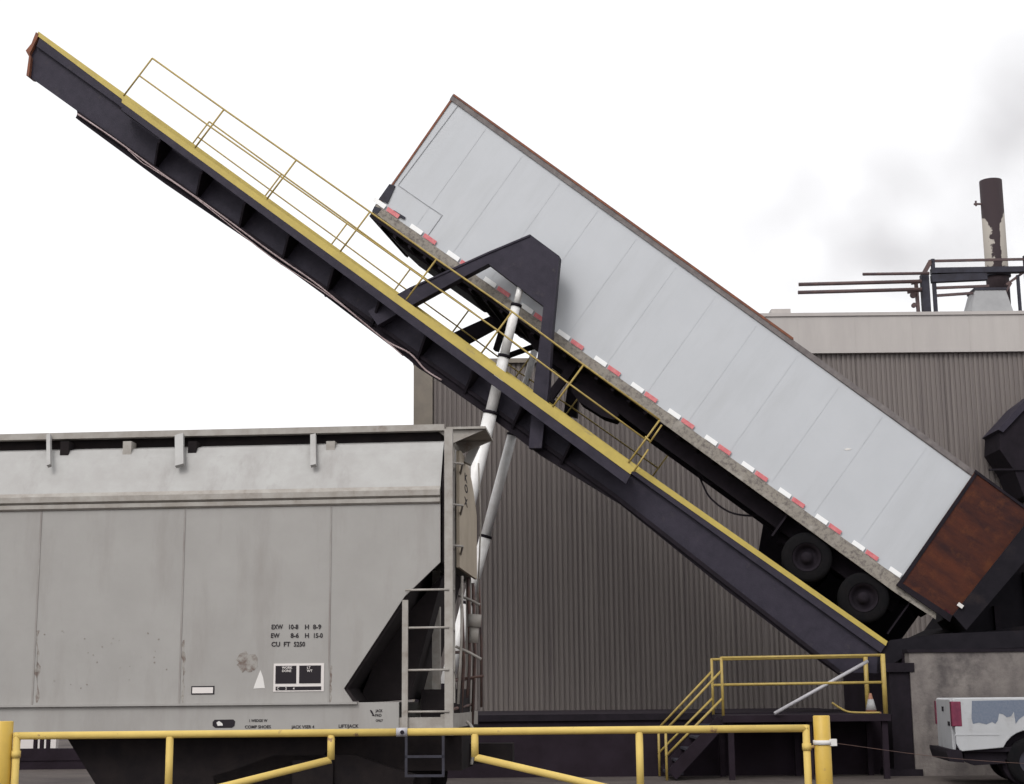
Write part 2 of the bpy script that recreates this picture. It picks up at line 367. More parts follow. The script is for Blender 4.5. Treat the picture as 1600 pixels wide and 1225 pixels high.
# panel seams and patched access outline
m = MB()
for i in range(1, 13):
    k = i / 13.0
    a_, b_ = Vector((c[0][0] + (c[1][0] - c[0][0]) * k, 0, c[0][1] + (c[1][1] - c[0][1]) * k - .14)), Vector((c[3][0] + (c[2][0] - c[3][0]) * k, 0, c[3][1] + (c[2][1] - c[3][1]) * k + .08))
    m.bar(a_, b_, .001, .010)
m.build('panel_seam', mat('seam_grey', (.45, .463, .487), (.36, .37, .39), 2.2, lo=.5, hi=.68, rough=.5), tr)
m = MB()
for q in (((622, 289), (668, 321), (691, 336)), ((691, 336), (669, 367)), ((716, 164), (622, 289))):
    for A, B in zip(q, q[1:]): m.bar(T.p(*A, -.004), T.p(*B, -.004), .014, .014)
m.build('patch_outline', mat('seam_dark', (.27, .275, .29), (.38, .39, .41), 5, rough=.6), tr)
# reflective tape
for i in range(15):
    k = i / 14.0
    px = 595 + (1401 - 595) * k; py = 317 + (893.5 - 317) * k
    m = MB()
    if i == 13: pass
    m.prism(P2(T, -.035, (px - 9, py - 9), (px + 9, py + 3.5), (px + 5, py + 9.5), (px - 13, py - 3)), -.041, -.03)
    if i < 14:
        m.mi = 1; m.prism(P2(T, -.035, (px + 11.5, py + 6), (px + 30, py + 18.8), (px + 26.5, py + 24.5), (px + 8, py + 11.8)), -.041, -.03)
    m.build('reflector_tape', ['tape_white', 'tape_red'], tr)
# underframe
zb_ = c[3][1]; xf = c[3][0]; xr = ext[1][0]
zlow = T.xz(1040, 667, 0)[1]
m = MB(); m.box((xf + .02, .03, zlow + .04), (xr, BW - .03, zb_ + .02))
for i in range(34):
    xx = xf + .3 + i * .42
    if xx < xr: m.box((xx, .06, zlow - .02), (xx + .08, BW - .06, zlow + .05))
m.build('underframe', 'black_dull', tr)
for d in (.55, BW - .7):
    m = MB(); m.prism([(xf + 4.2, zlow + .05), (xf + 4.6, zlow - .2), (xf + 7.5, zlow - .3), (xr - 1.0, zlow - .36), (xr - .5, zlow + .05)], d, d + .14); m.build('main_beam', 'black_dull', tr)
m = MB(); m.prism([(xf + .05, zlow + .05), (xf + .9, zlow - .06), (xf + 2.8, zlow - .06), (xf + 3.0, zlow + .05)], .5, BW - .5); m.build('coupler_plate', 'black_dull', tr)
for d in (.45, BW - .55):
    g_ = T.xz(893, 575, d); m = MB(); m.box((g_[0] - .09, d - .06, zlow - .85), (g_[0] + .09, d + .06, zlow + .03)); m.box((g_[0] - .16, d - .12, zlow - .93), (g_[0] + .16, d + .12, zlow - .85)); m.build('landing_leg', 'black_dull', tr)
r_ = [T.xz(x, y, .5) for x, y in ((893, 600), (902, 597), (948, 628), (968, 648), (960, 656), (940, 650), (905, 628), (893, 612))]
m = MB(); m.prism(r_, .5, 1.1); pa = T.p(925, 590, .6); pb = T.p(917, 607, .6); m.bar(pa, pb, .06, .06); pa = T.p(973, 620, .6); pb = T.p(965, 645, .6); m.bar(pa, pb, .06, .06); m.build('tool_rack', 'black_dull', tr)
deck_z = D.xz(1250, 907, -.4)[1]                       # yellow girder edge, local to the dumper
# wheels stand on the deck
to_T = lambda q: T.m.transposed() @ (D.o + D.m @ Vector(q) - T.o)
zdeck_T = to_T((D.xz(1250, 907, -.4)[0], 0, deck_z - .02)).z
rad = .50
def wheel(x, y, z, par):
    s = MB(); s.ring((x, y, z), [(.29, -.26), (.42, -.27), (rad - .02, -.24), (rad, -.18), (rad, .18), (rad - .02, .24), (.42, .27), (.29, .26), (.27, .2)], 32, cap=False); w_ = s.build('wheel', 'rubber', par)
    s = MB(); s.ring((x, y, z), [(.28, -.255), (.24, -.23), (.22, -.12), (.12, -.1), (.1, -.24), (.02, -.24), (.004, -.24)], 24, cap=False); s.build('rim', 'black_dull', w_)
for px in (1262, 1352):
    xw = T.xz(px, 870 if px < 1300 else 930, .3)[0]
    for d in (.3, BW - .3): wheel(xw, d, zdeck_T + rad, tr)
    s = MB(); s.tube([(xw, .3, zdeck_T + rad), (xw, BW - .3, zdeck_T + rad)], .08); s.build('axle', 'black_dull', tr)
xw0, xw1 = T.xz(1262, 870, .3)[0], T.xz(1352, 930, .3)[0]
s = MB()
for d in (.75, BW - .9): s.box((xw0 - .9, d, zlow - .35), (xw1 + .6, d + .12, zlow + .0)); s.box((xw0 - .75, d, zdeck_T + .5), (xw0 - .5, d + .1, zlow - .3))
s.box((xw0 - .82, .12, zdeck_T + .45), (xw0 - .78, .72, zlow)); s.box((xw1 + .75, .12, zdeck_T + .2), (xw1 + .78, .72, zlow)); s.build('bogie_frame', 'black_dull', tr)
def hose(pts, r, nm, par, m_='black_dull'):
    P_ = [Vector(p) for p in pts]; out = []
    for i in range(len(P_) - 1):
        a0 = P_[max(i - 1, 0)]; a1 = P_[i]; a2 = P_[i + 1]; a3 = P_[min(i + 2, len(P_) - 1)]
        for k in range(6):
            t = k / 6; out.append(.5 * ((2 * a1) + (a2 - a0) * t + (2 * a0 - 5 * a1 + 4 * a2 - a3) * t * t + (3 * a1 - a0 - 3 * a2 + a3) * t ** 3))
    out.append(P_[-1]); s = MB(); s.tube(out, r, 6); return s.build(nm, m_, par)
hose([T.p(x, y, .9) for x, y in ((1079, 712), (1088, 732), (1096, 752), (1110, 778), (1140, 800), (1175, 806), (1200, 803))], .022, 'air_hose', tr)
hose([T.p(x, y, .8) for x, y in ((1090, 735), (1097, 745), (1110, 756), (1125, 752), (1135, 745))], .022, 'air_hose', tr)
s = MB(); q = T.p(1480, 958, -.02); s.box((q.x - .08, -.1, q.z - .05), (q.x + .04, .0, q.z + .05)); s.build('tail_lamp', 'taillight', tr)

# ------------------------------------------------------------------ truck dumper
du = thing('truck_dumper', D, 'long black tilting truck dumper with yellow walkway and rails carrying the trailer', 'truck dumper')
def pl(d, *pts): return P2(D, d, *pts)
loc_d = lambda d: d + .4                                # depth value -> local y
def prism(mb, pts, d0, d1, dref=None):
    return mb.prism(pl(d0 if dref is None else dref, *pts), loc_d(d0), loc_d(d1))
WD = -.4
# near girder: web, flanges
top_l, top_r = D.xz(62, 55, WD), D.xz(1385, 1008, WD)
m = MB()
web = pl(WD, (62, 56), (1383, 1007), (1400, 1030), (1372, 1052), (1312, 1050), (960, 773), (560, 487), (42, 117), (47, 86), (42, 79), (50, 68))
m.prism(web, 0, .05)
m.build('near_girder', 'black', du)
m = MB()
prism(m, ((62, 59), (1383, 1009), (1376, 1020), (57, 72)), WD - .09, WD - .003); m.build('upper_channel', 'black', du)
m = MB(); prism(m, ((120, 172), (560, 483), (960, 770), (1312, 1046), (1310, 1052), (960, 778), (560, 490), (121, 180)), WD - .12, WD + .28); m.build('bottom_flange', 'black_dull', du)
m = MB(); prism(m, ((122, 176), (560, 487), (960, 774), (1312, 1050), (1316, 1058), (1290, 1040), (1135, 922), (967, 786), (840, 708), (755, 643), (685, 594), (650, 572), (634, 558), (500, 456), (387, 374), (250, 281), (118, 184)), WD - .06, WD + .22); m.build('bottom_chord', 'black_dull', du)
m = MB(); prism(m, ((60, 49), (200, 150), (985, 720), (1387, 1002), (1384, 1009), (985, 731), (196, 159), (57, 55)), WD - .1, WD + .25); m.build('curb', 'yellow', du)
m = MB(); prism(m, ((56, 50), (61, 53), (52, 72), (46, 84), (48, 90), (45, 119), (41, 118), (45, 88), (40, 79), (49, 68)), WD - .1, WD + .25); m.build('end_plate', 'rust_edge', du)
# web stiffeners along the plain part
# deck + cross beams + far girder
dk = deck_z
xl_, xr_ = top_l[0], top_r[0]
m = MB(); m.box((xl_ + .1, .25, dk - .06), (xr_, 3.5, dk - .02)); m.build('deck', 'black_dull', du)
fz = -.40
m = MB(); m.box((xl_ + .75, 3.3, dk + fz), (xr_ - .9, 3.42, dk - .06)); m.box((xl_ + .75, 3.1, dk + fz - .05), (xr_ - .9, 3.6, dk + fz)); m.build('far_girder', 'black_dull', du)
for i in range(15):
    xx = xl_ + 1.6 + i * 1.38
    if xx < xr_ - .8:
        m = MB(); m.box((xx, .06, dk - .38), (xx + .14, 3.3, dk - .06)); m.build('cross_beam', 'black_dull', du)
m = MB(); m.prism([(D.xz(1196, 860, 3.3)[0], dk - .02), (xr_ + .3, dk - .02), (xr_ + .3, dk + 1.5), (D.xz(1200, 800, 3.3)[0] + .4, dk + 1.5), (D.xz(1200, 800, 3.3)[0], dk + .9)], 3.7, 3.76); m.build('deck_shade_plate', 'black_dull', du)  # added dark plate standing in for the shade behind the wheels
# walkway on the near side
WO = -1.08
wl, wr = D.xz(192, 152, WO)[0], D.xz(985, 733, WO)[0]
m = MB(); prism(m, ((191, 152), (1001, 733), (987, 737), (985, 741), (190, 160)), WO, WO + .03)
m.build('toe_board', 'yellow', du)
zt = D.xz(600, 452, WO)[1]; zl = D.xz(600, 463, WO)[1]
m = MB(); prism(m, ((193, 162), (985, 742), (978, 756), (189, 171)), WO + .004, WO + .09); m.build('outer_channel', 'black', du)
zc = D.xz(600, 462, WO)[1]
slot0, slot1 = D.xz(758, 565, -.7)[0], D.xz(812, 600, -.7)[0]
lega = D.xz(640, 455, -.7)[0]; legb = D.xz(850, 620, -.7)[0]
for a_, b_ in ((wl, lega - .45), (lega + .55, slot0), (slot1, legb - .5), (legb + .35, wr)):
    if b_ - a_ > .05: m = MB(); m.box((a_, loc_d(WO) + .092, zc - .045), (b_, loc_d(WD) - .104, zc)); m.build('walkway_grating', 'black_dull', du)
x0 = D.xz(257, 225, -.7)[0]; i = 0
zweb = D.xz(600, 505, WD)[1]
while x0 < wr - .3:
    m = MB(); m.prism([(loc_d(WO) + .1, zc - .05), (loc_d(WO) + .1, zc - .16), (-.004, zc - .72), (-.004, zc - .05)], x0, x0 + .05, 'x'); m.build('walkway_bracket', 'black_dull', du)
    x0 += 1.26
# near guard rail
def rail(posts, mids, d, h_mid, nm, r=.02, end=None, drop=0):
    tops = [D.p(x, y, d) for x, y in posts]
    s = MB(); s.tube(tops, r, 8); s.tube([t - Vector((0, 0, h_mid)) for t in tops], r * .9, 8)
    o = s.build(nm, 'yellow_rail', du)
    for t in tops:
        s = MB(); s.tube([t, t - Vector((0, 0, drop))], r, 8); s.build('post', 'yellow_rail', o)
    return o
zrail = D.xz(463, 250, WO)[1] - D.xz(600, 452, WO)[1]
zr2 = D.xz(463, 250, WO)[1]
print('rail height', zrail, 'deck', dk, 'scale', xr_ - xl_)
rail(((238, 91), (350, 171), (463, 250), (578, 331), (682, 405), (800, 487), (912, 570), (1031, 656)), None, WO, .48, 'guard_rail', drop=1.05)
far_d = 3.5
rail(((327, 190), (440, 272), (544, 347), (642, 419), (733, 484), (830, 556), (912, 610), (1048, 705)), None, far_d, .48, 'guard_rail', drop=1.3)
# ladder gate at the lower end of the walkway
m = MB()
p = [D.p(x, y, WO) for x, y in ((1034, 664), (1015, 692), (1013, 702), (1000, 720), (990, 737))]
m.tube([p[0], p[1]], .018, 8); m.tube([p[2], p[4]], .018, 8); m.tube([D.p(1008, 682, WO), D.p(1016, 690, WO)], .018, 8); m.build('end_gate', 'yellow_rail', du)
# lifting frames
A_out = ((575, 486), (640, 449), (761, 394), (828, 366), (874, 400), (871, 430), (862, 527), (857, 605), (846, 700), (826, 700), (834, 600), (844, 525), (849, 478), (763, 412), (716, 437), (652, 472), (590, 508))
m = MB(); prism(m, A_out, -.75, -.5); m.build('lifting_frame', 'black', du)
m = MB(); prism(m, ((640, 452), (761, 397), (828, 369), (828, 366), (761, 394), (640, 449)), -.775, -.48); prism(m, ((874, 400), (871, 430), (862, 527), (857, 605), (846, 700), (842, 700), (853, 605), (858, 527), (868, 430), (870, 403)), -.775, -.48); m.build('frame_flange', 'black', du)
# far frame is the same shape on the other side
near = pl(-.75, *((640, 449), (761, 394), (828, 366), (874, 400), (871, 430), (862, 527), (857, 596), (834, 590), (844, 525), (849, 478), (763, 412), (716, 437), (652, 472)))
m = MB(); m.prism(near, loc_d(3.5), loc_d(3.75)); m.build('lifting_frame', 'black_dull', du)
# ties and links between the frames below the trailer
m = MB(); q1 = D.p(800, 500, 0); 
for (a_, b_, t_) in (((772, 470), (783, 520), .16), ((790, 500), (775, 548), .1), ((783, 560), (838, 540), .07), ((800, 470), (845, 520), .3)):
    m.bar(D.p(*a_, 2.2), D.p(*b_, 2.2), .25, t_)
m.build('link_arm', 'black_dull', du)
m = MB(); m.bar(D.p(795, 455, 1.8), D.p(846, 492, 1.8), .5, .5); m.bar(D.p(806, 498, 2.2), D.p(846, 524, 2.2), .4, .55); m.build('tie_beam', 'black_dull', du)
# cylinders
def cyl(line, d, stages, nm):
    (xa, ya), (xb, yb) = line
    A, B = D.p(xa, ya, d), D.p(xb, yb, d)
    o = None
    for (y0, y1, r) in stages:
        k0, k1 = (y0 - ya) / (yb - ya), (y1 - ya) / (yb - ya)
        P, Q = A.lerp(B, k0), A.lerp(B, k1)
        s = MB(); s.tube([P, Q], r, 20); q = s.build(nm if o is None else 'stage', 'cyl', o or du)
        if o is None: o = q
        s = MB(); dirn = (Q - P).normalized(); s.tube([P - dirn * .03, P + dirn * .03], r + .018, 20); s.build('gland_ring', 'black_dull', o)
cyl(((813, 450), (664, 1075)), -.62, ((440, 478, .07), (478, 560, .098), (560, 650, .115), (650, 880, .14), (880, 1090, .165)), 'hydraulic_cylinder')
cyl(((836, 545), (700, 1060)), 3.55, ((480, 682, .085), (682, 842, .115), (842, 945, .135), (945, 1075, .16)), 'hydraulic_cylinder')
# conduit slung under the girder
hose([D.p(x, y, WD - .14) for x, y in ((121, 178), (180, 218), (240, 262), (330, 325), (425, 395), (490, 440), (537, 478), (600, 530), (640, 552), (665, 578), (690, 594))], .02, 'conduit', du, 'pink_pipe')
hose([D.p(x, y, WD - .16) for x, y in ((200, 234), (222, 254), (235, 262), (300, 305), (420, 399), (500, 452), (560, 497), (630, 556))], .012, 'conduit', du, 'pink_pipe')
# rusty side plate and backstop at the low end
m = MB(); prism(m, ((1523, 737), (1612, 803), (1612, 812), (1488, 962), (1405, 908)), -.1, -.06, -.1); m.build('side_plate', 'rust', du)
m = MB(); prism(m, ((1524, 734), (1614, 800), (1613, 804), (1522, 738)), -.13, -.04, -.1); prism(m, ((1523, 739), (1527, 742), (1411, 911), (1405, 908)), -.115, -.05, -.1); prism(m, ((1405, 908), (1488, 962), (1484, 972), (1400, 914)), -.13, -.04, -.1); m.build('plate_edge', 'black_dull', du)
m = MB(); prism(m, ((1612, 806), (1640, 830), (1508, 985), (1488, 962)), -.3, 3.1, -.1)
for i in range(5):
    pass
m.build('backstop', 'hopper_black', du)
m = MB(); q = D.p(1500, 946, -.32); m.box((q.x - .05, q.y - .05, q.z - .035), (q.x + .06, q.y + .02, q.z + .035)); m.build('lamp', 'spill', du)
# pivot bracket and hinge arm
m = MB(); prism(m, ((1372, 1014), (1392, 1000), (1470, 990), (1600, 985), (1600, 1012), (1430, 1016), (1400, 1034), (1370, 1050)), -.42, -.1); m.build('hinge_arm', 'hopper_black', du)

# ------------------------------------------------------------------ concrete pit, hopper, column
hp = thing('receiving_hopper', (at(1500, 1000, 31.6).x, 31.6, at(1500, 1019, 29.3).z), 'black steel receiving hopper on the concrete wall under the trailer rear', 'hopper')
F = Frame(hp.location)
m = MB(); m.prism([F.xz(x, y, 0) for x, y in ((1425, 1016), (1760, 1012), (1760, 700), (1640, 790), (1512, 975))], 0, 3.4); m.build('hopper_shell', 'hopper_black', hp)
m = MB()
for x in (1560, 1610, 1660):
    a_ = F.p(x, 1010, 0); b_ = F.p(x, 1010 - (x - 1500) * 1.05, 0); m.box((a_.x - .06, -.1, a_.z), (a_.x + .06, 0, b_.z))
m.build('stiffener', 'black_dull', hp)
m = MB(); m.bar(F.p(1430, 1012, -.6), F.p(1760, 960, -.6), .3, .18); m.build('rim_beam', 'hopper_black', hp)
YC = 29.2
pw = thing('concrete_pit_wall', (at(1425, 1100, YC).x, YC, 0), 'stained concrete pit wall behind the white pickup', 'wall')
wx = at(1424, 1100, YC).x; ztop = at(1500, 1019, YC).z
m = MB(); m.box((0, 0, 0), (9, .35, ztop)); m.build('wall', 'conc', pw)
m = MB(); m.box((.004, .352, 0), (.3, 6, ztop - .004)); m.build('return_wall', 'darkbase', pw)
m = MB(); m.box((-.03, -.03, ztop), (9, .4, ztop + .06)); m.build('coping_angle', 'black_dull', pw)
cl = MB(); a_ = at(1392, 1100, 29.24); b_ = at(1424, 1100, 29.24); cl.box((0, 0, 0), (b_.x - a_.x, .5, at(1400, 1040, 29.24).z)); cl.box((-.12, -.1, 0), (b_.x - a_.x + .12, .6, .12))
cl.box((-.08, -.06, at(1400, 1050, 29.24).z), (b_.x - a_.x + .08, .56, at(1400, 1036, 29.24).z)); cl = cl.build('pivot_column', 'black_dull'); cl.location = (a_.x, 29.24, 0)
tag(cl, 'black steel column holding the dumper pivot beside the concrete wall', 'column')
# foundation the dumper rests on when lowered; deep shade is put into its colour
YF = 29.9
fd = thing('dumper_foundation', (at(770, 1120, YF).x, YF, 0), 'low foundation, coloured black for deep shade, under the raised dumper platform', 'foundation')
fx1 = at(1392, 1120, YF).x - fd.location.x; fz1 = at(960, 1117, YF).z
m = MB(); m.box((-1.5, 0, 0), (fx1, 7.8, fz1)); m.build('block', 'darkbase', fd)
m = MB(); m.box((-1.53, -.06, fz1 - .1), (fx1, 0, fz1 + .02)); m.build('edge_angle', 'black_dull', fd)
# cradle for the cylinders
for (x, y, d) in ((664, 1075, .0), (700, 1060, 3.9)):
    q = at(x, y + 8, 30.6 + d); qq = Vector((q.x - fd.location.x, q.y - YF, 0)); m = MB(); m.prism([(qq.x - .45, 0), (qq.x + .45, 0), (qq.x + .16, q.z), (qq.x - .16, q.z)], qq.y - .25, qq.y + .25); m.build('cylinder_cradle', 'black_dull', fd)

# ------------------------------------------------------------------ platform with stairs
YS = 28.3
st = thing('access_platform', (at(1130, 1120, YS).x, YS, 0), 'yellow railed access platform with steps beside the foundation', 'platform')
F = Frame(st.location)
s_ = lambda x, y, d=0: F.p(x, y, d)
pzt = s_(1250, 1117)[2]; xa, xb = s_(1128, 1100)[0], s_(1390, 1100)[0]
m = MB(); m.box((xa, -.05, pzt - .12), (xb, 1.5, pzt)); 
for x in (xa + .1, (xa + xb) / 2, xb - .15):
    m.box((x, .02, 0), (x + .1, .12, pzt - .12)); m.box((x, 1.3, 0), (x + .1, 1.4, pzt - .12))
m.build('deck', 'darkbase', st)
def railing(d, dy, nm):
    s = MB(); r = .026
    a1, a2 = s_(1127, 1028, 0), s_(1379, 1023.5, 0); b1, b2 = s_(1128, 1070), s_(1381, 1066)
    for A, B in ((a1, a2), (b1, b2)):
        s.tube([(A.x, d, A.z), (B.x, d, B.z)], r, 10)
    h1, h2 = s_(1128, 1047), s_(1040, 1141); l1, l2 = s_(1128, 1092), s_(1040, 1182)
    s.tube([(h1.x, d, h1.z), (h2.x, d, h2.z)], r * .85, 10); s.tube([(l1.x, d, l1.z), (l2.x, d, l2.z)], r * .85, 10)
    o = s.build(nm, 'yellow_rail', st)
    for top, bot, k in ((a1, (s_(1131, 1119).x, s_(1131, 1119).z), 1), (a2, (s_(1384, 1115).x, s_(1384, 1115).z), 1.7), (h2, (s_(1042, 1217).x, .01), .9)):
        s = MB(); s.tube([(top.x, d, top.z + .02), (top.x, d, bot[1])], r * k, 10); s.build('post', 'yellow_rail', o)
railing(0, 0, 'guard_rail'); railing(1.4, 0, 'guard_rail')
h1, h2 = s_(1128, 1117), s_(1050, 1210)
for d in (.06, 1.3): m = MB(); m.bar((h1.x, d, h1.z - .1), (h2.x, d, .1), .05, .22); m.build('stringer', 'darkbase', st)
for i in range(5):
    k = (i + .5) / 5.5; x = h2.x + (h1.x - h2.x) * k; z = pzt * k
    m = MB(); m.box((x - .13, .085, z), (x + .13, 1.275, z + .04)); m.build('tread', 'steel_blue', st)
# things on the platform
q = at(1361, 1106, YS + .7)
cn = thing('traffic_cone', (q.x, q.y, pzt), 'small faded traffic cone standing on the access platform', 'traffic cone')
m = MB(); m.box((-.15, -.15, 0), (.15, .15, .03)); m.build('base', 'cone_orange', cn)
m = MB(); m.ring((0, 0, .03), [(.105, 0), (.022, .34)], 20, 'z'); m.build('cone', 'cone_orange', cn)
m = MB(); m.ring((0, 0, .06), [(.09, 0), (.10, .002), (.052, .2), (.035, .202)], 20, 'z', cap=False); m.build('collar', 'cone_white', cn)
A, B = at(1210, 1115, YS - .12), at(1356, 1033, YS + .12)
m = MB(); m.tube([(0, 0, 0), B - A], .032, 12); o = m.build('leaning_pole', 'galv'); o.location = A; tag(o, 'pale galvanised pole leaning diagonally across the platform railing', 'pole')
q = [at(x, y, YS + .35) - Vector((0, 0, 0)) for x, y in ((1300, 1098), (1312, 1106), (1325, 1112), (1345, 1113.5), (1375, 1113.5))]
q0 = q[-1].copy(); o = hose([p - q0 for p in q], .02, 'yellow_hose', None, 'yellow_rail'); o.location = q0; tag(o, 'dull yellow hose lying on the platform floor near the cone', 'hose')

# ------------------------------------------------------------------ railcar
RY = R(-4.4)
rorg = at(700, 1100, 18.75); C0 = Frame((rorg.x, rorg.y, 0), RY, 0, 0)
rc = thing('hopper_railcar', C0, 'grey covered hopper railcar standing on the track in front of the dumper', 'railcar')
c_ = lambda x, y, d=0: C0.xz(x, y, d)
CW = 3.1
XL = -16.5
ze = c_(350, 770)[1]                                    # eave
zs = c_(350, 1102)[1]                                   # sill top
xe = c_(688, 850)[0]
side = [(XL, ze), (xe, ze), (xe, c_(690, 878)[1]), c_(632, 932), c_(537, 1076), c_(552, 1098), (XL, zs)]
m = MB(); m.prism(side, 0, .04); m.prism(side, CW - .04, CW); m.build('side_sheet', 'rail_grey', rc)
# slope sheets and end wall
xs_, zs_ = xe - .32, c_(690, 878)[1]
ew = MB(); xw = xe + .14
zrf0 = c_(350, 703, .36)[1] - ze
prof = [(.85 + t * (CW - .9), ze + zrf0 * 1.05 * (1 - abs(t) ** 3.0) - (0 if t > .02 else .03)) for t in [i / 12 for i in range(13)]]
ew.prism([(.85, zs_)] + prof + [(CW - .05, ze - .9), (CW - .05, zs_)], xw - .04, xw, 'x'); ew.build('end_wall', 'rail_tan', rc)
m = MB(); m.prism([(.05, zs_), (.9, zs_), (.9, ze + zrf0 * 1.0), (.3, ze + zrf0 * .9), (.05, ze + .1)], xe + .02, xe + .05, 'x'); m.build('end_recess', 'slope', rc)  # flat dark plate in place of the recess's shade
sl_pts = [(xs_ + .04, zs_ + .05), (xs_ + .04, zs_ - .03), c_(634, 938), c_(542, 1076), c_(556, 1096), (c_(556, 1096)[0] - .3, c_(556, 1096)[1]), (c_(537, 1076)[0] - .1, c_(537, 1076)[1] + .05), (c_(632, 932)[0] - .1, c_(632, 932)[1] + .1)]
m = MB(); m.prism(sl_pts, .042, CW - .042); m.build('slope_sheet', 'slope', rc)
m = MB(); q_ = [C0.xz(x, y, .8) for x, y in ((700, 888), (690, 905), (640, 1092), (560, 1098), (600, 1000))]; m.prism(q_, .8, CW - .3); m.build('bay_shade_filler', 'slope', rc)  # added dark wedge filling the open bay, in place of shade
m = MB(); m.bar(C0.p(703, 905, 2.4), C0.p(652, 1092, 2.4), .3, .22); m.build('dark_bay_strut', 'rail_dark', rc)  # strut added to darken the open bay further
# hopper chutes beneath
m = MB()
for cx in (-3.1, -8.6, -12.9):
    m = MB(); m.prism([(cx - 1.95, zs), (cx + 1.95, zs), (cx + 1.2, .38), (cx - 1.2, .38)], .35, CW - .35); m.build('discharge_hopper', 'rail_dark', rc)
m = MB(); m.box((xe - 3.2, .5, .66), (xe + .2, CW - .5, zs - .3)); m.build('draft_sill', 'rail_dark', rc)
# roof: curved cross-section
rf = MB(); zrf = c_(350, 699.5, .36)[1] - ze
hp_ = [(0, 0), (.03, .10), (.09, .28), (.17, .52), (.26, .80), (.36, 1.0), (.6, 1.1), (1.0, 1.18)]
pr = [(y, ze + .005 + k * zrf) for y, k in hp_]; pr += [(CW - y, z) for y, z in pr[::-1]]
rf.prism(pr + [(CW, ze - .02), (0, ze - .02)], XL, xe, 'x')
rf.build('roof', 'rail_roof', rc)
for f in rc.children[-1].data.polygons: f.use_smooth = False
# eave mouldings: two shadow-gapped strips
m = MB(); z1, z2, z3 = c_(350, 772)[1], c_(350, 783)[1], c_(350, 793)[1]
m.prism([(-.05, z1), (-.05, z2 + .02), (-.02, z2), (0, z2), (0, z1 + .05)], XL, xe, 'x')
m.prism([(-.04, z2 - .01), (-.04, z3 + .02), (-.015, z3), (0, z3), (0, z2 - .01)], XL, xe, 'x'); m.build('eave_moulding', 'rail_trim', rc)
# side seams
seam_m = mat('seam_grime', (.275, .262, .248), (.20, .175, .165), 3, .7, stretch=(1, 1, .6))
for x in [c_(px, 900)[0] for px in (60, 286, 516)] + [c_(60, 900)[0] - 1.75 * k for k in range(1, 5)]:
    m = MB(); m.box((x - .010, -.007, zs), (x + .010, .002, z3)); m.build('side_seam', seam_m, rc)
# side sill
sx = c_(624, 1120)[0]
m = MB(); zsb = c_(350, 1146)[1]; m.box((XL, -.045, zsb), (sx, .0, zs + .02)); m.box((XL, -.09, zs + .0), (sx - .5, -.046, zs + .025)); m.box((XL, CW, zsb), (sx, CW + .05, zs)); m.build('side_sill', 'rail_grey', rc)
m = MB(); q = c_(706, 1130); m.box((sx + .001, -.03, zsb - .02), (q[0], .12, zsb + .17)); m.box((q[0] - .15, .12, zsb - .05), (q[0], CW, zsb + .2)); m.build('end_sill', 'rail_trim', rc)
# running board with brackets and hatch coaming
zr = c_(350, 675, .45)[1]
m = MB(); m.box((XL, .40, zr - .05), (xe + .0, .44, zr + .03)); m.box((XL, .44, zr - .045), (xe, CW - .44, zr - .01)); m.build('running_board', 'rail_trim', rc)
zq = c_(350, 700, .5)[1]
m = MB(); m.box((XL, .55, ze + .3), (xe - .05, 2.5, zr - .05)); m.build('hatch_coaming', 'rail_dark', rc)  # coloured near-black for the shade under the running board
for x, wd in ((77, .05), (281, .11), (490, .07), (-150, .07), (-380, .07)):
    a_ = c_(x, 684, .39); b_ = c_(x, 728, .06)
    m = MB(); m.bar((a_[0], .375, a_[1] + .03), (b_[0], .06, b_[1]), .05, wd)
    m.b.verts.ensure_lookup_table()
    m.build('running_board_bracket', 'rail_roof', rc)
for x in (108, 205, 306, 520):
    a_ = c_(x, 700, .48); m = MB(); m.box((a_[0] - .05, .3, a_[1] - .12), (a_[0] + .06, .498, a_[1] + .06)); m.build('hatch_latch', 'rail_trim' if x in (205, 520) else 'rail_dark', rc)
# corner stile, ladders
m = MB(); a_ = c_(702, 672); b_ = c_(706, 1135); m.box((a_[0] - .055, -.06, zsb), (a_[0] + .045, .03, c_(702, 671, 0)[1])); m.build('corner_post', 'rail_trim', rc)
xc = a_[0]
lad = MB(); x3 = c_(634, 1000)[0]; lad.box((x3 - .035, -.07, zsb), (x3 + .035, -.03, c_(632, 938)[1])); lad = lad.build('side_ladder', 'rail_trim', rc)
for y in (922, 981, 1047, 1112):
    z = c_(665, y)[1]; m = MB(); m.tube([(x3, -.05, z), (xc, -.065, z)], .014, 8); m.build('rung', 'rail_trim', lad)
lad = MB(); xq = xe + .09; lad.box((xq - .015, .62, zs), (xq + .015, .66, c_(716, 690, .6)[1])); lad.box((xq - .015, .08, zs), (xq + .015, .11, c_(700, 700)[1])); lad = lad.build('end_ladder', 'rail_trim', rc)
for y in (723, 786, 850, 917, 981, 1047):
    z = c_(708, y)[1]; m = MB(); m.tube([(xq, .08, z), (xq + .03, .36, z - .01), (xq, .64, z)], .016, 8); m.build('rung', 'rail_trim', lad)
for y in (723, 788, 852):
    a_, b_ = C0.p(706, y, .15), C0.p(723, y + 3, .5); m = MB(); m.tube([(a_.x, .15, a_.z), (max(b_.x, xw + .06), .5, b_.z + .01), (xw, .98, b_.z - .05)], .014, 8); m.build('grab_iron', 'rail_trim', rc)
m = MB()
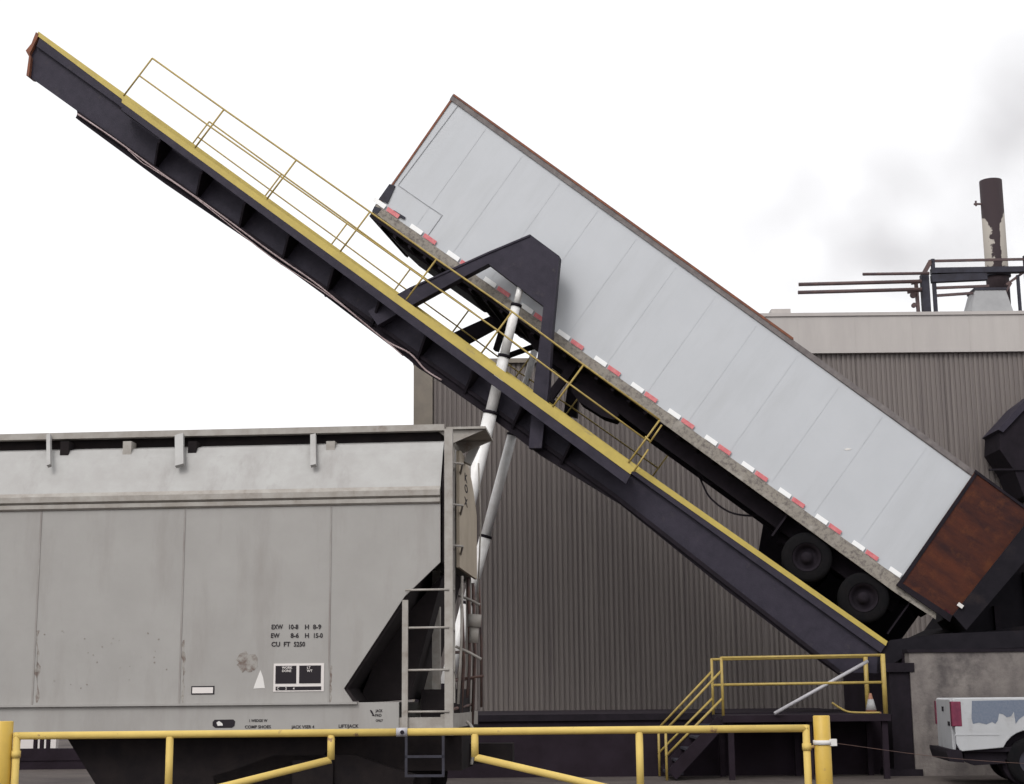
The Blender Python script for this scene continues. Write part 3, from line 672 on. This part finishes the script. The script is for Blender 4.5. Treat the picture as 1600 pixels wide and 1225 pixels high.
for (xa_, ya_, xb_, yb_, d) in ((722, 900, 716, 1100, .6), (748, 905, 752, 1105, 2.7), (733, 985, 730, 1090, 1.3), (712, 1010, 752, 1030, .9), (710, 1062, 756, 1056, 1.8), (716, 930, 750, 945, 2.0)):
    m = MB(); m.tube([C0.p(xa_, ya_, d), C0.p((xa_ + xb_) / 2 + 2, (ya_ + yb_) / 2, d), C0.p(xb_, yb_, d)], .017, 8); m.build('brake_rod', 'rail_trim' if d in (.6, .9, 2.0) else 'rusty_pipe', rc)
# step under the ladder
m = MB(); zz = [c_(660, y)[1] for y in (1150, 1182, 1212)]
m.box((x3, -.04, zz[2]), (x3 + .03, -.01, zsb)); m.box((xc - .09, -.04, zz[2]), (xc - .06, -.01, zsb)); m.bar((x3, -.025, zz[1]), (xc - .06, -.025, zz[1]), .03, .03); m.bar((x3, -.025, zz[2]), (xc - .06, -.025, zz[2]), .04, .03); m.build('sill_step', 'steel_blue', rc)
# crossover board at the roof end
m = MB(); a_ = c_(716, 676, .5); b_ = c_(772, 676, .9); m.box((xe + .02, .45, zr - .03), (xe + .52, 1.5, zr + .0)); m.build('crossover_board', 'rail_trim', rc)
for d in (.5, 1.4):
    m = MB(); m.prism([(xe - .1, zr - .035), (xe + .5, zr - .035), (xe + .1, zr - .2)], d, d + .04); m.build('crossover_bracket', 'rail_trim', rc)
m = MB(); m.bar((xe + .3, 1.5, zr - .06), (xe + .18, 1.45, zr - .33), .1, .1); m.build('crossover_stay', 'rail_roof', rc)
# far corner post, brake gear
m = MB(); m.box((xe - .02, CW - .05, zsb), (xe + .05, CW + .03, zr)); m.box((xs_ + .05, 1.3, zsb), (xs_ + .15, 1.42, zs_)); m.build('end_stanchion', 'rail_trim', rc)
m = MB(); bx = xe + .12
q = C0.p(742, 960, 1.2); m.tube([(q.x, 1.2, q.z), (q.x - .01, 1.2, q.z - .16)], .085, 14); m.tube([(q.x - .01, 1.2, q.z - .16), (q.x - .02, 1.2, q.z - .36)], .06, 14); m.build('brake_cylinder', 'rail_trim', rc)
m = MB()
for (d, k, za, zb2) in ((1.45, .1, zs_ - .45, zsb + .1), (2.3, .16, zs_ - .1, zsb), (2.6, .06, zs_, zsb)):
    m.tube([(xe + k, d, za), (xe + k + .02, d + .03, (za + zb2) / 2), (xe + k - .02, d, zb2)], .022, 8)
for z in (zsb + .25, zsb + .6, zsb + .95): m.tube([(xe + .05, .7, z), (xe + .12, 2.7, z + .05)], .02, 8)
m.build('brake_piping', 'rusty_pipe', rc)
m = MB(); m.box((xe - .4, 1.2, zsb + .1), (xe + .1, 2.4, zsb + .5)); m.build('brake_valve', 'slope', rc)
m = MB(); m.tube([(xe + .28, 1.95, zr - .25), (xe + .3, 2.0, zr - 1.1), (xe + .24, 2.0, zs_ - .6)], .012, 6); m.build('cable', 'rail_trim', rc)
m = MB(); m.prism([(xs_ - .25, zsb + .15), (xs_ + .05, zsb + .2), (xs_ - .02, zsb + .75), (xs_ - .1, zsb + .8)], 1.9, 2.1); m.build('bolster_web', 'rail_trim', rc)
# coupler and hose
m = MB(); m.box((xe, 1.4, .7), (xe + .75, 1.7, .95)); m.build('coupler', 'rail_dark', rc)
hose([(xe + .22, .9, zsb + .1), (xe + .3, .85, zsb), (xe + .3, .85, zsb - .25), (xe + .28, .85, zsb - .42)], .02, 'air_hose', rc, 'rail_trim')
# bogies
for cx in (xe - 1.6, XL + 2.2):
    bo = MB(); 
    bo.prism([(cx - 1.25, .62), (cx - .9, .72), (cx - .5, .86), (cx + .5, .86), (cx + .9, .72), (cx + 1.25, .62), (cx + 1.2, .46), (cx + .8, .42), (cx + .4, .28), (cx - .4, .28), (cx - .8, .42), (cx - 1.2, .46)], .35, .55)
    bo.prism([(cx - 1.25, .62), (cx - .5, .86), (cx + .5, .86), (cx + 1.25, .62), (cx + .8, .42), (cx - .8, .42)], CW - .55, CW - .35); bo.box((cx - .25, .3, .5), (cx + .25, CW - .3, .8)); bo = bo.build('bogie', 'rail_dark', rc)
    for dx in (-.9, .9):
        for d in (.62, CW - .75):
            s = MB(); s.ring((cx + dx, d, .53), [(.1, -.05), (.46, 0), (.46, .09), (.49, .1), (.49, .13), (.1, .14)], 32); s.build('wheel', 'rail_dark', bo)
# lettering and plates
def on(x, y): q = c_(x, y); return (q[0], -.006, q[1])
for y, row in ((983, (('EXW', 424, .8), ('10-8', 450, .9), ('H', 476, 1), ('8-9', 489, 1))), (996.5, (('EW', 423, .9), ('8-6', 454, 1), ('H', 476, 1), ('15-0', 489, .85))), (1010, (('CU', 424, 1), ('FT', 443, 1), ('5250', 459, .9)))):
    for w_, x, k in row: text('stencil_lettering', w_, .078, 'stencil', rc, on(x, y), sx=k)
m = MB(); p = [c_(428, 1037), c_(506, 1080)]; m.box((p[0][0], -.008, p[1][1]), (p[1][0], .0, p[0][1])); m.mi = 1
for x0, y0, x1, y1 in ((431, 1040.5, 463, 1068), (468, 1040, 501.5, 1067.5), (431, 1073, 502, 1078)):
    a_, b_ = c_(x0, y0), c_(x1, y1); m.box((a_[0], -.012, b_[1]), (b_[0], -.005, a_[1]))
m.build('consolidated_stencil', ['panel_white', 'stencil'], rc)
for x, y, w_ in ((441, 1045, 'WORK'), (441, 1050, 'DONE'), (480, 1045, 'LT'), (480, 1050, 'WT'), (433, 1077.5, 'C'), (446, 1077.5, '2'), (458, 1077.5, '4')):
    q = c_(x, y); text('stencil_lettering', w_, .04, 'panel_white', rc, (q[0], -.014, q[1]))
m = MB(); a_, b_ = c_(301, 1074), c_(333, 1083); m.box((a_[0], -.012, b_[1]), (b_[0], 0, a_[1])); m.mi = 1; m.box((a_[0] - .015, -.006, b_[1] - .015), (b_[0] + .015, 0, a_[1] + .015)); m.build('data_plate', ['panel_white', 'stencil'], rc)
m = MB(); m.prism([c_(x, y) for x, y in ((407, 1047), (411, 1058), (414, 1075), (396, 1076), (401, 1062))], -.004, .0); m.build('white_spill_mark', 'spill', rc)
m = MB()
rr_ = random.Random(3)
cx_, cy_ = 388, 1035
m.prism([c_(cx_ + math.cos(a) * (17 + rr_.uniform(-5, 4)), cy_ + math.sin(a) * (16 + rr_.uniform(-5, 4))) for a in [k * math.pi / 12 for k in range(24)]], -.003, 0)
m.build('scuff_mark', M['scuff'], rc)
for x0, y0, y1, w_ in ((57, 985, 1098, 5.5), (286, 1000, 1098, 3.5), (516, 1040, 1098, 3)):
    L_ = [(x0 + rr_.uniform(-1, .3) * w_, y0 + (y1 - y0) * k / 12) for k in range(13)]; R_ = [(x0 + 1 + rr_.uniform(-.2, 1) * w_, y0 + (y1 - y0) * k / 12) for k in range(12, -1, -1)]
    m = MB(); m.prism([c_(*p) for p in L_ + R_], -.0012, 0); m.build('grime_streak', 'scuff', rc)
for k in range(26):
    x0, y0, r0_ = rr_.uniform(65, 270), rr_.uniform(985, 1090), rr_.uniform(.6, 1.7)
    m = MB(); m.prism([c_(x0 + math.cos(a) * r0_ * rr_.uniform(.6, 1.2), y0 + math.sin(a) * r0_ * rr_.uniform(.6, 1.2)) for a in [j * math.pi / 4 for j in range(8)]], -.003, 0); m.build('rust_spot', 'scuff', rc)
m = MB(); m.prism([c_(x, y) for x, y in ((334, 1128), (337, 1124.5), (366, 1124), (369, 1127), (368, 1134), (364, 1137), (338, 1137), (334, 1134))], -.05, -.04); m.mi = 1
m.prism([c_(x, y) for x, y in ((340, 1129), (344, 1126.5), (349, 1130), (350, 1133.5), (342, 1134))], -.054, -.048); m.build('builder_plate', ['stencil', 'spill'], rc)
def on2(x, y): q = c_(x, y); return (q[0], -.048, q[1])
for x, y, w_, z_, k in ((390, 1128, '1 WEDGE W', .045, .9), (384, 1138, 'COMP SHOES', .05, 1.05), (457, 1138, 'JACK VSER 4', .05, 1), (530, 1137, 'LIFT/JACK', .055, 1.0), (588, 1112.5, 'JACK', .045, .8), (587, 1119.5, 'PAD', .045, .9), (588, 1127.5, 'ONLY', .04, .8)):
    text('stencil_lettering', w_, z_, 'stencil', rc, on2(x, y), sx=k)
m = MB(); m.prism([c_(x, y) for x, y in ((579, 1109), (582, 1110), (585, 1116), (587, 1119), (582, 1118), (583, 1117), (580, 1112))], -.05, -.045); m.build('arrow_mark', 'stencil', rc)
for px, py, w_, h_ in ((1325, 702, 6, 2),):
    m = MB(); m.prism(P2(T, 0, (px - w_, py), (px - w_ * .2, py - h_), (px + w_, py - h_ * .4), (px + w_ * .6, py + h_ * .3), (px - w_ * .4, py + h_)), -.004, .003); m.build('scuff_mark', 'spill', tr)
for ch, y, k in (('K', 741, 1), ('O', 758, 1), ('X', 780, 1)):
    q = c_(727, y, .9); text('stencil_lettering', ch, .15, 'stencil', rc, (xw + .003, 1.45, q[1]), (R(90), 0, R(90)), sx=3.2)
# rails under it
for d in (.83, CW - .83):
    pass
rl = MB(); n_ = C0.m.col[0]
for d, nm in ((.8, 'rail'), (CW - .8, 'rail')):
    o = MB(); o.prism([(d - .07, 0), (d + .07, 0), (d + .035, .03), (d + .035, .06)], -40, 30, 'x'); o.prism([(d - .012, .03), (d + .012, .03), (d + .036, .1), (d + .03, .12), (d - .03, .12), (d - .036, .1)], -40, 30, 'x')
    o = o.build('rail', 'rusty_pipe'); o.location = (C0.o.x, C0.o.y, .05); o.rotation_euler = C0.rot
    tag(o, 'nearer steel rail of the track under the hopper railcar' if d < 1.5 else 'farther steel rail of the track under the hopper railcar', 'rail', 'rails of the track')

# ------------------------------------------------------------------ far yard seen under the railcar
o = MB(); p, q = at(-300, 1190, 35), at(190, 1190, 35); o.box((p.x, 0, 0), (q.x, .3, at(60, 1170, 35).z)); o.box((p.x, -.02, at(60, 1188, 35).z - .01), (q.x, 0, at(60, 1186, 35).z))
for x in (52, 62, 72): a_ = at(x, 1168, 35); o.box((a_.x - .035, .1, 0), (a_.x + .035, .2, at(x, 1150, 35).z))
o = o.build('yard_wall', 'darkbase'); o.location = (0, 35, 0)
tag(o, 'low black yard wall with stub posts glimpsed under the railcar at left', 'wall')
o = MB(); p, q = at(-200, 1190, 41.5), at(86, 1190, 41.5); o.box((p.x, 0, 0), (q.x, .25, at(60, 1155, 41.5).z)); o = o.build('bright_ground_slab', 'conc'); o.location = (0, 41.5, 0)
o.data.materials[0] = M['panel_white']  # upright pale slab, added in place of bright far ground
tag(o, 'added pale slab standing in for bright ground beyond the low black wall under the railcar', 'barrier')

# ------------------------------------------------------------------ gate in the foreground
YG = 14.0
GZ = {}
def gpt(x, y): return at(x, y, YG)
PR = .033
def leaf(xh, xm_, pts_short, xs_up, lab, sgn):
    h = gpt(xh, 1200); o = thing('pipe_gate_leaf', (h.x, YG, 0), lab, 'gate', 'leaves of the yellow pipe gate')
    F = Frame(o.location); e = lambda x, y: F.p(x, y, 0)
    zt_ = .5 * (e(xh, 1147 if sgn < 0 else 1140.5).z + e(xm_, 1144).z); zt_ = e(xm_, 1144.0).z
    a = e(xh, 1140); b = e(xm_, 1144)
    s = MB(); s.tube([(a.x - sgn * -.0, 0, zt_), (b.x, 0, zt_)], PR, 16); s.build('top_rail', 'yellow_gate', o)
    s = MB(); s.tube([(0, 0, zt_ + PR * .9), (0, 0, .15)], PR * 1.0, 16); s.build('hinge_stile', 'yellow_gate', o)
    sx_, sy_ = pts_short; c1 = e(sx_, sy_)
    s = MB(); s.tube([(c1.x, 0, zt_ - PR * .6), (c1.x, 0, c1.z)], PR * .98, 16); s.build('drop_bar', 'yellow_gate', o)
    u = e(xs_up, 1200)
    zd = c1.z - abs(u.x - c1.x) * .235
    s = MB(); s.tube([(c1.x, 0, c1.z), (u.x, 0, zd), (0, 0, zd - abs(u.x) * .235)], PR * .98, 16); s.build('brace', 'yellow_gate', o)
    s = MB(); s.tube([(u.x, 0, zt_ - PR * .6), (u.x, 0, zd)], PR, 16); s.build('upright', 'yellow_gate', o)
    s = MB()
    for z in (zt_ - .16, .35): s.tube([(-sgn * .0, 0, z), (-sgn * .12, 0, z)], .014, 10); s.ring((0, 0, z), [(PR + .008, -.03), (PR + .008, .03)], 16, 'z')
    s.build('hinge', 'yellow_gate', o)
    return o, zt_
gl, zg = leaf(24, 627.2, (517, 1187), 264, 'left leaf of the yellow pipe gate, from the deep yellow post to the latch', 1)
gr, zg2 = leaf(1262, 628.4, (742, 1183), 1000, 'right leaf of the yellow pipe gate, hung on the post near the pickup', -1)
pz = gpt(1285, 1118).z
def gpost(x0, x1, ztop_, mt, lab):
    a, b = gpt(x0, 1200), gpt(x1, 1200); r = (b.x - a.x) / 2
    o = thing('gate_post', ((a.x + b.x) / 2, YG, 0), lab, 'post', 'posts of the yellow pipe gate')
    s = MB(); s.ring((0, 0, 0), [(r, 0), (r, ztop_ - .006), (r - .006, ztop_)], 32, 'z'); s.build('pipe', mt, o)
    return o, r
p1, r1 = gpost(-18, 17, gpt(0, 1127).z, 'yellow_post', 'deep yellow steel gate post at the left edge, beside the railcar')
p2, r2 = gpost(1274, 1300, pz, 'yellow_post', 'yellow steel gate post with a bright clamp near the access platform')
s = MB(); z = gpt(1285, 1160).z; s.ring((0, 0, z), [(r2 + .002, -.02), (r2 + .01, -.02), (r2 + .01, .02), (r2 + .002, .02)], 32, 'z'); s.box((r2 - .02, -.05, z - .03), (r2 + .045, 0, z + .03)); s.build('clamp', 'spill', p2)
la = gpt(628, 1143.5)
lt = thing('gate_latch', (la.x, YG, zg), 'grey latch collar with a dark padlock hole where the gate leaves meet', 'latch')
m = MB(); m.ring((0, 0, 0), [(PR + .001, -.05), (PR + .006, -.05), (PR + .006, .05), (PR + .001, .05)], 20, 'x'); m.build('collar', 'galv', lt)
m = MB(); m.ring((.005, -PR - .012, 0), [(.018, -.012), (.018, .012)], 14); m.build('padlock', 'black_dull', lt)
w0, w1 = at(1304, 1161, YG), at(1650, 1196, YG + .3)
o = hose([Vector((0, 0, 0)), (w1 - w0) * .5 - Vector((0, 0, .03)), w1 - w0], .0025, 'wire', None, 'rusty_pipe'); o.location = w0; tag(o, 'thin wire running from the post clamp past the pickup', 'wire')
# end stub past the pickup
o = thing('wire_post', (w1.x, w1.y, 0), 'weathered wooden stake holding the far end of the thin wire', 'post')
m = MB(); m.ring((0, 0, 0), [(.06, 0), (.06, w1.z + .1), (.05, w1.z + .12)], 14, 'z'); m.build('stake', 'rail_trim', o)

# ------------------------------------------------------------------ pickup
PY = R(-7)
q = at(1495, 1200, 26.0); K = Frame((q.x, q.y, 0), PY)
pk = thing('pickup_truck', K, 'white pickup truck with a peeling slate blue side patch by the concrete wall', 'pickup')
k_ = lambda x, y, d=0: K.xz(x, y, d)
zt_ = k_(1530, 1091)[1]; zbm = k_(1530, 1174)[1]; zmid = k_(1500, 1140)[1]
wcx = k_(1613, 1182)[0]; wcz = .40; ar = .50
x_end = 2.15
arch = [(wcx + ar * math.cos(a), wcz + ar * math.sin(a)) for a in [math.pi * (1 - i / 14) for i in range(15)]]
arch = [p for p in arch if p[1] > zbm - .0]
PWID = 1.95
for d0_, nm in ((0, 'bed_side'), (PWID - .06, 'bed_side')):
    sd = [(0, zt_ - .03), (.03, zt_), (x_end, zt_ + .0), (x_end, zbm)] + arch[::-1] + [(.08, zbm), (.02, zbm + .12)]
    m = MB(); m.prism(sd, d0_, d0_ + .06); m.build(nm, 'white_pickup', pk, .012)
m = MB(); m.box((.03, .06, .55), (x_end, PWID - .06, .62)); m.box((x_end - .05, .06, .62), (x_end, PWID - .06, zt_)); m.build('bed_floor', 'black_dull', pk)
m = MB(); m.box((-.02, .18, .56), (.04, PWID - .18, zt_ - .02)); m.build('tailgate', 'white_pickup', pk, .01)
m = MB(); m.box((-.035, .9, zt_ - .22), (-.018, 1.05, zt_ - .14)); m.box((-.03, .3, zt_ - .45), (-.018, .5, zt_ - .38)); m.build('tailgate_handle', 'black_dull', pk)
for d0_ in (-.008, PWID - .16):
    m = MB(); a_, b_ = k_(1493, 1096), k_(1506, 1135); m.box((-.03, d0_, b_[1]), (.13, d0_ + .17, a_[1])); m.build('tail_lamp', 'taillight', pk, .01)
m = MB(); m.prism([(-.15, .54), (-.11, .40), (.12, .38), (.09, .58), (-.15, .6)], -.02, PWID + .02); m.build('rear_bumper', 'black_dull', pk)
m = MB(); m.box((.15, .15, .42), (5.0, PWID - .15, .56)); m.prism([(.1, .42), (wcx - .42, .42), (wcx - .42, .36), (.3, .33)], .1, .4); m.build('chassis', 'black_dull', pk)
# blue patch with a ragged lower edge
pts = [(1518.5, 1095), (1600, 1093.5), (1680, 1093), (1690, 1118)]
rag = [(1668, 1128), (1655, 1120), (1640, 1131), (1622, 1122), (1612, 1128), (1600, 1118), (1592, 1124), (1587, 1131), (1584, 1112), (1580, 1119), (1573, 1121), (1567, 1116), (1561, 1115), (1559, 1126), (1555, 1131), (1550, 1128), (1541, 1132), (1530, 1129), (1520, 1131), (1518, 1122)]
m = MB(); m.prism([k_(x, y) for x, y in pts + rag], -.004, .0); m.build('side_patch', 'pickup_blue', pk)
m = MB(); zz_ = k_(1530, 1149)[1]; m.prism([(0, zz_), (wcx - .5, zz_), (wcx - .5, zz_ + .02), (0, zz_ + .02)], -.008, 0); m.build('body_crease', 'white_pickup', pk)
# cab and front (right of the frame)
cab = [(x_end + .05, .5), (x_end + .05, zt_), (x_end + .2, 1.82), (x_end + 1.35, 1.84), (x_end + 1.95, zt_ + .05), (x_end + 3.2, zt_ - .08), (x_end + 3.3, .5)]
m = MB(); m.prism(cab, .02, PWID - .02); m.build('cab', 'white_pickup', pk, .03)
win = [(x_end + .25, zt_ + .06), (x_end + .33, 1.75), (x_end + 1.3, 1.76), (x_end + 1.75, zt_ + .08)]
m = MB(); m.prism(win, .012, .03); m.prism(win, PWID - .03, PWID - .012); m.build('side_window', 'glass', pk)
m = MB(); m.prism([(x_end + 3.3, .55), (x_end + 3.38, .5), (x_end + 3.38, .75), (x_end + 3.3, .75)], 0, PWID); m.build('front_bumper', 'chrome', pk)
for wx_ in (wcx, x_end + 2.6):
    for d in (.13, PWID - .13):
        s = MB(); s.ring((wx_, d, .385), [(.21, -.11), (.33, -.12), (.385, -.09), (.385, .09), (.33, .12), (.21, .11)], 28, cap=False); w_ = s.build('wheel', 'rubber', pk)
        s = MB(); s.ring((wx_, d, .385), [(.205, -.1), (.15, -.07), (.06, -.1), (.004, -.1)], 20, cap=False); s.build('rim', 'steel_blue', w_)
m = MB(); m.ring((wcx, .2, .42), [(.46, 0), (.46, .5)], 20); m.build('wheel_well', 'black_dull', pk)

# ------------------------------------------------------------------ steam drifting off the roof
def steam(name, ctr, rad, dens, lab, seed):
    s = MB(); bmesh.ops.create_icosphere(s.b, subdivisions=3, radius=1)
    m = bpy.data.materials.new(name); m.use_nodes = True; n = m.node_tree; L = n.links; n.nodes.remove(n.nodes['Principled BSDF'])
    pv = n.nodes.new('ShaderNodeVolumePrincipled'); pv.inputs['Color'].default_value = (.55, .53, .55, 1); pv.inputs['Anisotropy'].default_value = .2
    tc = n.nodes.new('ShaderNodeTexCoord'); mp = n.nodes.new('ShaderNodeMapping'); mp.inputs['Location'].default_value = (seed, seed * .7, 0); mp.inputs['Scale'].default_value = (rad[0] / 3.2, rad[1] / 3.2, rad[2] / 3.2)
    L.new(tc.outputs['Object'], mp.inputs[0])
    nz = n.nodes.new('ShaderNodeTexNoise'); nz.inputs['Scale'].default_value = 1.2; nz.inputs['Detail'].default_value = 4; L.new(mp.outputs[0], nz.inputs['Vector'])
    ln = n.nodes.new('ShaderNodeVectorMath'); ln.operation = 'LENGTH'; L.new(tc.outputs['Object'], ln.inputs[0])
    fo = n.nodes.new('ShaderNodeMapRange'); fo.inputs[1].default_value = 1; fo.inputs[2].default_value = .2; L.new(ln.outputs['Value'], fo.inputs[0])
    nr = n.nodes.new('ShaderNodeMapRange'); nr.inputs[1].default_value = .33; nr.inputs[2].default_value = .72; L.new(nz.outputs[0], nr.inputs[0])
    mu = n.nodes.new('ShaderNodeMath'); mu.operation = 'MULTIPLY'; L.new(fo.outputs[0], mu.inputs[0]); L.new(nr.outputs[0], mu.inputs[1])
    m2 = n.nodes.new('ShaderNodeMath'); m2.operation = 'MULTIPLY'; m2.inputs[1].default_value = dens; L.new(mu.outputs[0], m2.inputs[0])
    L.new(m2.outputs[0], pv.inputs['Density']); L.new(pv.outputs[0], n.nodes['Material Output'].inputs['Volume'])
    o = s.build(name, m); o.location = ctr; o.scale = rad; tag(o, lab, 'steam', None, 'stuff')
steam('steam_plume', at(1410, 365, 56), (9.0, 3.5, 4.8), .22, 'grey steam drifting above the roof left of the exhaust stack', 3.1)
steam('smoke_plume', at(1650, 190, 52), (5.0, 3.2, 4.6), .3, 'darker grey smoke at the upper right above the stack', 8.4)
